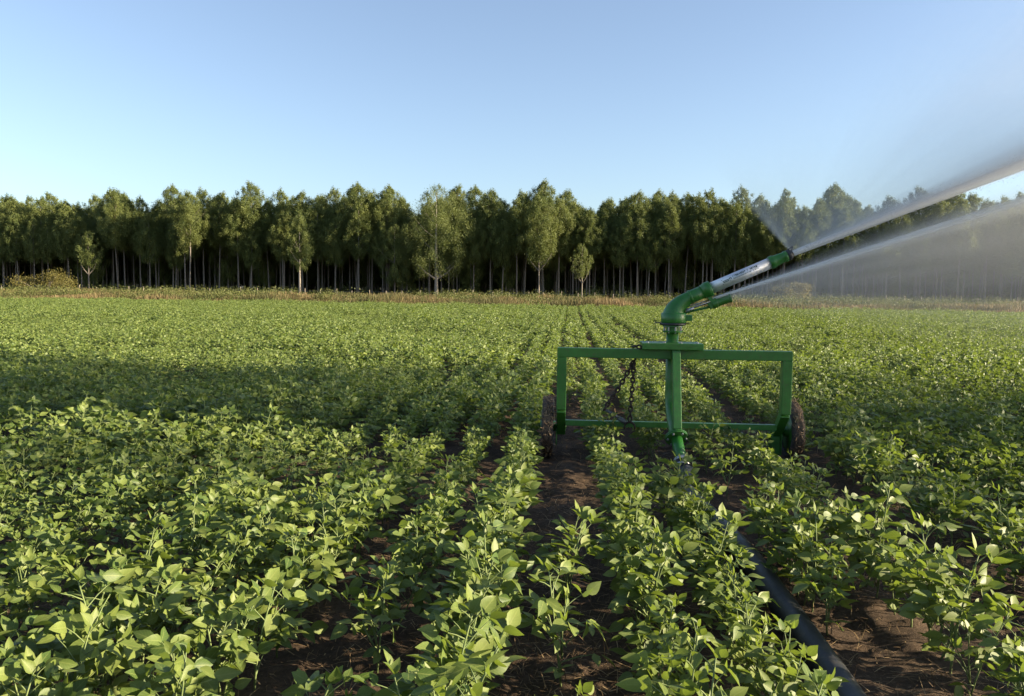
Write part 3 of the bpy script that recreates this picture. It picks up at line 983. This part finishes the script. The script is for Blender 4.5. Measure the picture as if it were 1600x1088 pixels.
M_STRAW2 = paint_mat('stuck_straw', (0.16, 0.095, 0.05), (0.36, 0.24, 0.13), rough=0.9)
wheel(-0.195, 'muddy wheel in shade outside the left leg'); wheel(2.125, 'mud-caked wheel outside the right leg')
m = MB(); m.tube([(-0.16, YE, 0.29), (XL+0.05, YE, 0.29)], 0.022, n=12); m.tube([(XR-0.05, YE, 0.29), (2.09, YE, 0.29)], 0.022, n=12)
part(m, 'axle', M_GREEN)

# riser, inlet and flange
XP = at(1049, 590, 7.56).x
YR = 7.56
PR = 0.056
ZG = at(1050, 517, YR).z        # top of riser
fl = at(1057, 684, 7.12)
tail = at(1065, 722, 6.92)
inl_dir = (tail-fl).normalized()
bendp = [Vector((XP, YR, ZG)), Vector((XP, YR, 0.72))]
c0, c1, c2 = Vector((XP, YR, 0.62)), Vector((XP, YR-0.05, 0.47)), fl-inl_dir*0.06
for i in range(9):
    t_ = i/8
    bendp.append((1-t_)**2*c0+2*t_*(1-t_)*c1+t_*t_*c2)
bendp.append(fl)
m = MB(); m.tube(bendp, PR, n=24)
part(m, 'riser_pipe', M_GREEN)
m = MB(); fb = fl-inl_dir*0.03+Vector((0.0, -0.035, 0.055))
m.beam((XP+0.012, YB-TS/2-0.034, ZB+0.035), (fb.x+0.004, fb.y-0.012, fb.z), 0.075, 0.06, up=(0, 1, 0.2))
part(m, 'brace_bar', M_GREEN, bevel=0.006)
m = MB()
m.lathe(fl-inl_dir*0.015, inl_dir, [(0, 0.098), (0.0, 0.1), (0.013, 0.1), (0.0131, 0.098)], n=28, smooth=False)
m.lathe(fl+inl_dir*0.001, inl_dir, [(0, 0.098), (0.013, 0.1), (0.0131, 0.098)], n=28, smooth=False)
fp_ = part(m, 'flange', M_GREEN)
u_ = inl_dir.cross(Vector((1, 0, 0))).normalized(); w_ = inl_dir.cross(u_)
m = MB()
for k in range(6):
    an = k*math.pi/3+0.5
    m.lathe(fl+inl_dir*0.012+(u_*math.cos(an)+w_*math.sin(an))*0.08, inl_dir, [(0, 0.011), (0.014, 0.011)], n=6, smooth=False)
part(m, 'bolt', M_STEEL, fp_)
m = MB(); m.tube([fl+inl_dir*0.01, fl+inl_dir*0.12, tail+inl_dir*0.03], PR-0.006, n=24)
part(m, 'inlet_pipe', M_GREEN2)

# water gun
gun = empty('water_gun'); gun.parent = cart
def gpart(mb, name, mats, parent=None, bevel=0): return mb.build(name, mats, parent or gun, bevel, INV)
g0 = Vector((XP, YR, ZG))
zpx = YR/FPX                     # metres per photo pixel at the gun
m = MB()
m.lathe(g0+Vector((0, 0, -0.012)), (0, 0, 1), [(0, 0.093), (0.012, 0.095), (0.0125, 0.062), (0.05, 0.062), (0.0505, 0.095), (0.064, 0.093)], n=32, smooth=False)
for k in range(8):
    an = k*math.pi/4+0.2
    m.lathe(g0+Vector((math.cos(an)*0.08, math.sin(an)*0.08, -0.02)), (0, 0, 1), [(0, 0.007), (0.075, 0.007)], n=6, mi=1, smooth=False)
gpart(m, 'swivel_bearing', [M_GREEN2, M_STEEL])
m = MB(); m.lathe(g0+Vector((0, 0, 0.053)), (0, 0, 1), [(0, 0.118), (0.010, 0.121), (0.02, 0.118)], n=32)
m.box((g0.x-0.165, g0.y-0.02, g0.z+0.068), (g0.x+0.15, g0.y+0.02, g0.z+0.076))
gpart(m, 'stop_ring', M_BLACK)
m = MB()
e0 = g0+Vector((0.006, 0, 0.074))
m.lathe(e0, (0, 0, 1), [(0, 0.112), (0.008, 0.117), (0.085, 0.115), (0.095, 0.105)], n=32)
bA = at(1108.4, 451.8, YR); bB = at(1204, 411, YR)
bd = (bB-bA).normalized()
pc = [e0+Vector((0, 0, 0.08))]
q0, q2 = e0+Vector((0, 0, 0.06)), bA-bd*0.17
q1 = e0+Vector((0.0, 0, 0.165))
for i in range(10):
    t_ = i/9; pc.append((1-t_)**2*q0+2*t_*(1-t_)*q1+t_*t_*q2)
pc = pc[1:]+[bA-bd*0.06]
m.tube(pc, [0.108-0.05*min(1, i/8)*0.95 for i in range(len(pc))], n=28)
m.lathe(bA-bd*0.20, bd, [(0, 0.061), (0.004, 0.066), (0.02, 0.066), (0.024, 0.061)], n=28)
elbow = gpart(m, 'elbow', M_GREEN2)
m = MB(); m.lathe(bA-bd*0.075, bd, [(0, 0.058), (0.006, 0.066), (0.03, 0.068), (0.034, 0.075), (0.088, 0.075), (0.092, 0.066)], n=28)
m.beam(bA+Vector((-0.01, 0, -0.06)), bA+Vector((0.045, 0, -0.15)), 0.07, 0.03)
gpart(m, 'collar', M_GREEN2)
m = MB(); m.lathe(bA, bd, [(0, 0.053), ((bB-bA).length, 0.051)], n=32)
barrel = gpart(m, 'barrel', M_ALU)
# printed emblem and lettering lines on the camera side of the barrel
m = MB()
nrm = Vector((0, -1, 0)); upv = bd.cross(nrm).normalized()
if upv.z < 0: upv = -upv
Rb = 0.0535
def decal(u0, u1, v0, v1):
    """small printed patch on the barrel: u metres along it, v metres round it (0 faces the camera)"""
    vs = []
    for u in (u0, u1):
        for v in (v0, v1):
            a_ = v/Rb
            vs.append(bA+bd*u+(nrm*math.cos(a_)+upv*math.sin(a_))*Rb)
    m.add(vs, [(0, 1, 3, 2)], 0, False)
decal(0.115, 0.121, -0.012, 0.034); decal(0.121, 0.131, 0.030, 0.034); decal(0.121, 0.131, -0.012, -0.008)
decal(0.129, 0.200, 0.014, 0.021); decal(0.129, 0.186, 0.002, 0.009)
decal(0.192, 0.199, -0.006, 0.028); decal(0.199, 0.214, 0.023, 0.028); decal(0.210, 0.215, 0.012, 0.023); decal(0.199, 0.214, 0.010, 0.014)
decal(0.225, 0.482, 0.010, 0.0125)
rl = random.Random(5); u = 0.228
while u < 0.46:
    w = rl.choice([0.008, 0.010, 0.012])
    if rl.random() > 0.1:
        decal(u, u+0.003, 0.019, 0.038); decal(u+0.0031, u+w-0.002, rl.choice([0.019, 0.027, 0.034]), 0.038 if rl.random() < 0.5 else 0.031)
        if rl.random() < 0.5: decal(u+w-0.0019, u+w+0.0006, 0.019, 0.038)
    u += w+0.0035
u = 0.228
while u < 0.47:
    w = rl.choice([0.004, 0.006, 0.007]); decal(u, u+w, -0.0005, 0.0065) if rl.random() > 0.15 else None; u += w+0.003
gpart(m, 'lettering', M_INK, barrel)
nz0 = bB-bd*0.01; nzl = (at(1229.5, 399.5, YR)-nz0).length
m = MB(); m.lathe(nz0, bd, [(0, 0.056), (0.004, 0.061), (0.035, 0.061), (0.05, 0.054), (nzl-0.03, 0.046), (nzl-0.025, 0.052), (nzl, 0.050)], n=28)
gpart(m, 'nozzle_cone', M_GREEN2)
m = MB(); mz = nz0+bd*(nzl+0.0005)
m.lathe(mz, bd, [(0, 0.047), (0.006, 0.052), (0.03, 0.052), (0.034, 0.044), (0.052, 0.037)], n=28)
m.beam(mz+bd*0.045+upv*0.02, mz+bd*0.075+upv*0.058, 0.02, 0.008); m.beam(mz+bd*0.03+upv*0.05, mz+bd*0.075+upv*0.060, 0.02, 0.01)
gpart(m, 'nozzle_ring', M_BLACK)
MUZ = mz+bd*0.05
# drive unit slung under the barrel, its rods and the link arm
dA, dB = at(1112, 476.5, YR), at(1142, 465.5, YR)
dd = (dB-dA).normalized()
m = MB(); m.lathe(dA, dd, [(0, 0.030), (0.004, 0.042), (0.05, 0.042), (0.052, 0.037), (0.165, 0.037), (0.168, 0.043), ((dB-dA).length, 0.043)], n=20)
m.beam(dA-dd*0.03, dA+dd*0.05+Vector((0, 0, 0.02)), 0.06, 0.07)
gpart(m, 'drive_unit', M_GREEN, bevel=0.003)
m = MB(); r0 = at(1066, 485, YR)
for oy, oz in ((-0.03, 0.0), (0.0, 0.016), (0.03, -0.012)):
    m.tube([r0+Vector((0, oy, oz)), dA+Vector((-0.02, oy, oz+0.03))], 0.0055, n=8)
m.tube([r0+Vector((0.03, -0.03, -0.01)), r0+Vector((0.10, -0.03, 0.025))], 0.014, n=10)
gpart(m, 'drive_rod', M_STEEL)
m = MB(); m.tube([r0+Vector((0.02, 0, -0.025)), dA+Vector((0.0, 0, -0.015))], 0.012, n=8)
m.box((e0.x+0.095, e0.y-0.05, e0.z+0.02), (e0.x+0.165, e0.y+0.05, e0.z+0.075))
gpart(m, 'link_arm', M_GREEN2, bevel=0.003)

# ------------------------------------------------------------------ chain hung over the beam
def chain_links(mb, a, b, sag, pitch=0.043, wire=0.0085):
    a, b = Vector(a), Vector(b)
    n_ = max(2, int((b-a).length/pitch))
    P_ = [a.lerp(b, i/n_)+Vector((0, 0, -sag*math.sin(math.pi*i/n_))) for i in range(n_+1)]
    for i in range(n_):
        c = (P_[i]+P_[i+1])/2; d_ = (P_[i+1]-P_[i]).normalized()
        s_ = d_.cross(Vector((0, 1, 0))).normalized()
        if i % 2: s_ = d_.cross(s_).normalized()
        loop = []
        for k in range(12):
            an = 2*math.pi*k/12
            loop.append(c+d_*(math.cos(an)*pitch*0.66)+s_*(math.sin(an)*pitch*0.40))
        mb.tube(loop, wire, n=6, closed=True)
hx = at(996, 548, YB).x
chain = empty('chain', (hx, YB, ZB+TS/2)); CI = Matrix.Translation((-hx, -YB, -(ZB+TS/2)))
tag(chain, 'rusty dark chain looped over the green top beam with its hook hanging', 'chain')
m = MB(); yf = YB-TS/2-0.014
m_top = at(1000, 545, YB)
chain_links(m, (hx+0.03, yf+0.01, ZB+TS/2+0.012), (hx-0.04, YB+TS/2, ZB+TS/2+0.016), -0.01)
chain_links(m, (hx+0.02, YB+TS/2+0.016, ZB+TS/2), (hx-0.02, YB+TS/2+0.016, ZB-TS/2-0.03), 0)
j = Vector((hx-0.03, YB+TS/2+0.016, ZB-TS/2-0.04))
low = at(944, 640, YB+0.05)
chain_links(m, j, low, 0.02)
v0 = at(990, 575, YB+0.05); v1 = at(984, 658, YB+0.05)
chain_links(m, j, v0, 0); chain_links(m, v0, v1, 0)
m.build('strand', M_RUST, chain, 0, CI)
m = MB(); hk = []
for k in range(9):
    an = math.pi*(1.08-1.16*k/8)
    hk.append(v1+Vector((math.cos(an)*0.05, 0, math.sin(an)*0.055-0.065)))
m.tube(hk, [0.007]*2+[0.011]*5+[0.008]*2, n=8)
m.build('hook', M_RUST, chain, 0, CI)
m = MB()
m.tube([low, at(958, 647, YB+0.04), at(974, 659, YB+0.03)], [0.012, 0.013, 0.016], n=8)
m.tube([at(966, 653, YB+0.035), at(978, 661, YB+0.03)], 0.022, n=10)
m.build('shackle_bar', M_DARKSTEEL, chain, 0, CI)

# ------------------------------------------------------------------ hose
hs = empty('irrigation_hose', (tail.x, tail.y, 0)); HI = Matrix.Translation((-tail.x, -tail.y, 0))
tag(hs, 'thick black hose running along the soil between crop rows to the cart', 'hose')
HR = 0.066
hp = [tail-inl_dir*0.02, tail+inl_dir*0.12, tail+inl_dir*0.25]
hp[2].z = max(hp[2].z, HR+0.03)
yy = hp[2].y-0.3
while yy > -1.0:
    hx_ = float(hose_x(max(yy, 1.5)))+ (0.05*(1.5-yy) if yy < 1.5 else 0)
    hp.append(Vector((hx_, yy, HR+0.008+0.01*math.sin(yy*1.7)))); yy -= 0.25
m = MB(); m.tube(hp, HR, n=24)
m.build('hose_pipe', M_HOSE, hs, 0, HI)
m = MB(); m.lathe(tail-inl_dir*0.03, inl_dir, [(0, 0.060), (0.004, 0.066), (0.03, 0.067), (0.034, 0.061)], n=24)
m.lathe(tail+inl_dir*0.03, inl_dir, [(0, 0.060), (0.004, 0.065), (0.02, 0.065), (0.024, 0.061)], n=24)
m.tube([tail+Vector((0.01, -0.06, 0.045)), tail+Vector((0.03, -0.09, 0.05)), tail+inl_dir*0.03+Vector((0.03, -0.07, 0.02))], 0.010, n=8)
m.build('hose_clamp', M_STEEL, hs, 0, HI)

# ------------------------------------------------------------------ water: jets, droplets and mist
def water_mat(name, sx_, dens0, dens1):
    m, nt, out = new_mat(name)
    tc = N(nt, 'ShaderNodeTexCoord'); mp = N(nt, 'ShaderNodeMapping'); mp.inputs['Scale'].default_value = (sx_, 22, 22)
    no = N(nt, 'ShaderNodeTexNoise', Scale=1.0, Detail=5.0, Roughness=0.65)
    nt.links.new(tc.outputs['Object'], mp.inputs['Vector']); nt.links.new(mp.outputs['Vector'], no.inputs['Vector'])
    sx = N(nt, 'ShaderNodeSeparateXYZ'); nt.links.new(tc.outputs['Object'], sx.inputs[0])
    base = N(nt, 'ShaderNodeMapRange'); base.inputs['From Min'].default_value = 0.0; base.inputs['From Max'].default_value = 4.0
    base.inputs['To Min'].default_value = dens0; base.inputs['To Max'].default_value = dens1
    nt.links.new(sx.outputs['X'], base.inputs['Value'])
    a = math_n(nt, 'ADD', base.outputs[0], math_n(nt, 'MULTIPLY', math_n(nt, 'SUBTRACT', no.outputs['Fac'], 0.5), 1.1), clamp=True)
    d = N(nt, 'ShaderNodeBsdfDiffuse', Color=(0.8, 0.8, 0.8, 1)); t = N(nt, 'ShaderNodeBsdfTranslucent', Color=(0.8, 0.8, 0.8, 1))
    ms = N(nt, 'ShaderNodeMixShader', Fac=0.5); tr = N(nt, 'ShaderNodeBsdfTransparent'); m2 = N(nt, 'ShaderNodeMixShader')
    nt.links.new(d.outputs[0], ms.inputs[1]); nt.links.new(t.outputs[0], ms.inputs[2])
    nt.links.new(a, m2.inputs[0]); nt.links.new(tr.outputs[0], m2.inputs[1]); nt.links.new(ms.outputs[0], m2.inputs[2])
    nt.links.new(m2.outputs[0], out.inputs['Surface'])
    return m
def droplets(mb, n_, L, r0_, r1_, rg, smin, smax, mi=1):
    for _ in range(n_):
        x = L*rg.random()**0.8; w = r0_+(r1_-r0_)*x/L
        y_, z_ = rg.normal(0, w*0.75, 2)
        s = rg.uniform(smin, smax)
        c = np.array([x, y_, z_])
        mb.add([c+np.array(q)*s for q in ((1.5, 0, 0), (-1.5, 0, 0), (0, 1, 0), (0, -1, 0), (0, 0, 1), (0, 0, -1))],
               [(0, 2, 4), (2, 1, 4), (1, 3, 4), (3, 0, 4), (2, 0, 5), (1, 2, 5), (3, 1, 5), (0, 3, 5)], mi, True)
M_DROP, nt, out = new_mat('water_droplet')
d_ = N(nt, 'ShaderNodeBsdfDiffuse', Color=(0.75, 0.76, 0.78, 1)); t_ = N(nt, 'ShaderNodeBsdfTransparent'); ms_ = N(nt, 'ShaderNodeMixShader', Fac=0.45)
nt.links.new(t_.outputs[0], ms_.inputs[1]); nt.links.new(d_.outputs[0], ms_.inputs[2]); nt.links.new(ms_.outputs[0], out.inputs['Surface'])
def jet(name, origin, ang, L, r0_, r1_, dens, ndrop, label, seed, sag):
    rg = np.random.default_rng(seed)
    o = MB(); k = 26
    pts_ = [(L*i/k, 0, -sag*(L*i/k)**2) for i in range(k+1)]
    rad_ = [(r0_+(r1_-r0_)*(i/k))*(1+0.03*rg.normal() if i > 1 else 1) for i in range(k+1)]
    o.tube(pts_, rad_, n=16, caps=False)
    droplets(o, ndrop, L, r0_*1.2, r1_*1.6, rg, 0.0016, 0.0040)
    ob = o.build(name, [water_mat(name+'_water', 1.6, dens[0], dens[1]), M_DROP])
    ob.location = origin; ob.rotation_euler = (0, -ang, 0)
    tag(ob, label, 'water jet')
    return ob
J2 = at(1114, 466.5, YR-0.01)
A1, A2 = R(22.1), R(18.6)
jet('water_jet', MUZ, A1, 5.2, 0.027, 0.078, (0.95, 0.14), 6000, 'broad main water jet shooting from the nozzle tip up to the right', 1, 0.0)
jet('water_jet', J2, A2, 5.2, 0.011, 0.058, (0.62, 0.13), 3500, 'thin second water jet leaving from under the barrel', 2, 0.0)

def mist_mat(name, ang_stops, reach_stops, base_d, w0, w1, gain):
    """density from the polar angle and the distance to the nozzle (object origin); ramps run over -60 to 150 degrees"""
    m, nt, out = new_mat(name)
    tc = N(nt, 'ShaderNodeTexCoord'); s = N(nt, 'ShaderNodeSeparateXYZ'); nt.links.new(tc.outputs['Object'], s.inputs[0])
    th = math_n(nt, 'ARCTAN2', s.outputs['Z'], s.outputs['X'])
    rho = math_n(nt, 'SQRT', math_n(nt, 'ADD', math_n(nt, 'MULTIPLY', s.outputs['X'], s.outputs['X']), math_n(nt, 'MULTIPLY', s.outputs['Z'], s.outputs['Z'])))
    def a2f(dg): return (dg+60.0)/210.0
    f = math_n(nt, 'MULTIPLY_ADD', th, 180/math.pi/210.0, 60.0/210.0)
    r1 = ramp(nt, [(a2f(a), v) for a, v in ang_stops], f)
    r2 = ramp(nt, [(a2f(a), v) for a, v in reach_stops], f)
    reach = math_n(nt, 'MULTIPLY', r2.outputs['Color'], 8.0)
    q = math_n(nt, 'DIVIDE', rho, math_n(nt, 'MAXIMUM', reach, 0.05))
    fall = math_n(nt, 'EXPONENT', math_n(nt, 'MULTIPLY', math_n(nt, 'MULTIPLY', q, q), -1.0))
    w = math_n(nt, 'MULTIPLY_ADD', rho, w1, w0)
    yq = math_n(nt, 'DIVIDE', s.outputs['Y'], w)
    gy_ = math_n(nt, 'EXPONENT', math_n(nt, 'MULTIPLY', math_n(nt, 'MULTIPLY', yq, yq), -1.0))
    # streaks that follow the flight of the drops
    cv = N(nt, 'ShaderNodeCombineXYZ'); nt.links.new(math_n(nt, 'MULTIPLY', th, 16.0), cv.inputs[0]); nt.links.new(math_n(nt, 'MULTIPLY', rho, 0.9), cv.inputs[1])
    nt.links.new(math_n(nt, 'MULTIPLY', s.outputs['Y'], 3.0), cv.inputs[2])
    no = N(nt, 'ShaderNodeTexNoise', Scale=1.0, Detail=3.0, Roughness=0.6); nt.links.new(cv.outputs[0], no.inputs['Vector'])
    st = math_n(nt, 'MULTIPLY_ADD', no.outputs['Fac'], 0.9, 0.55)
    d = math_n(nt, 'DIVIDE', math_n(nt, 'MULTIPLY', r1.outputs['Color'], gain/1.77), w)
    d = math_n(nt, 'MULTIPLY', math_n(nt, 'MULTIPLY', d, fall), math_n(nt, 'MULTIPLY', gy_, st))
    sc = N(nt, 'ShaderNodeVolumeScatter', Color=(1, 1, 1, 1), Anisotropy=0.0)
    nt.links.new(math_n(nt, 'MAXIMUM', d, 0.0), sc.inputs['Density'])
    nt.links.new(sc.outputs[0], out.inputs['Volume'])
    return m
def mist(origin, lo, hi, mat, label):
    m = MB(); m.box(lo, hi); o = m.build('water_mist', mat); o.location = origin
    tag(o, label, None, None, 'stuff')
    mat.cycles.volume_step_rate = 0.35 if hasattr(mat.cycles, 'volume_step_rate') else 1
M_MIST1 = mist_mat('spray_mist', [(20.4, 0), (21.2, 0.55), (22.6, 1.5), (24.4, 0.95), (27.5, 0.45), (31, 0.30), (38, 0.24), (60, 0.14), (108, 0.16), (120, 0.21), (128.5, 0.28), (132, 0.19), (135, 0)],
                   [(20, 0.9), (34, 0.8), (50, 0.28), (70, 0.12), (110, 0.085), (125, 0.08), (135, 0.075)], 1, 0.035, 0.11, 2.2)
mist(MUZ, (-0.9, -0.55, -0.05), (4.2, 0.55, 3.0), M_MIST1, 'fine white mist fanning up from the main jet')
M_MIST2 = mist_mat('falling_mist', [(-12, 0), (-6, 0.06), (0, 0.18), (8, 0.30), (16.0, 0.42), (18.3, 0.9), (19.4, 0.42), (21.5, 0.12), (25, 0)],
                   [(-16, 0.25), (-5, 0.5), (5, 0.9), (18, 1.0)], 1, 0.03, 0.12, 1.2)
mist(J2, (0.02, -0.60, -0.55), (4.9, 0.60, 1.85), M_MIST2, 'pale mist falling from the thin second jet before the trees')
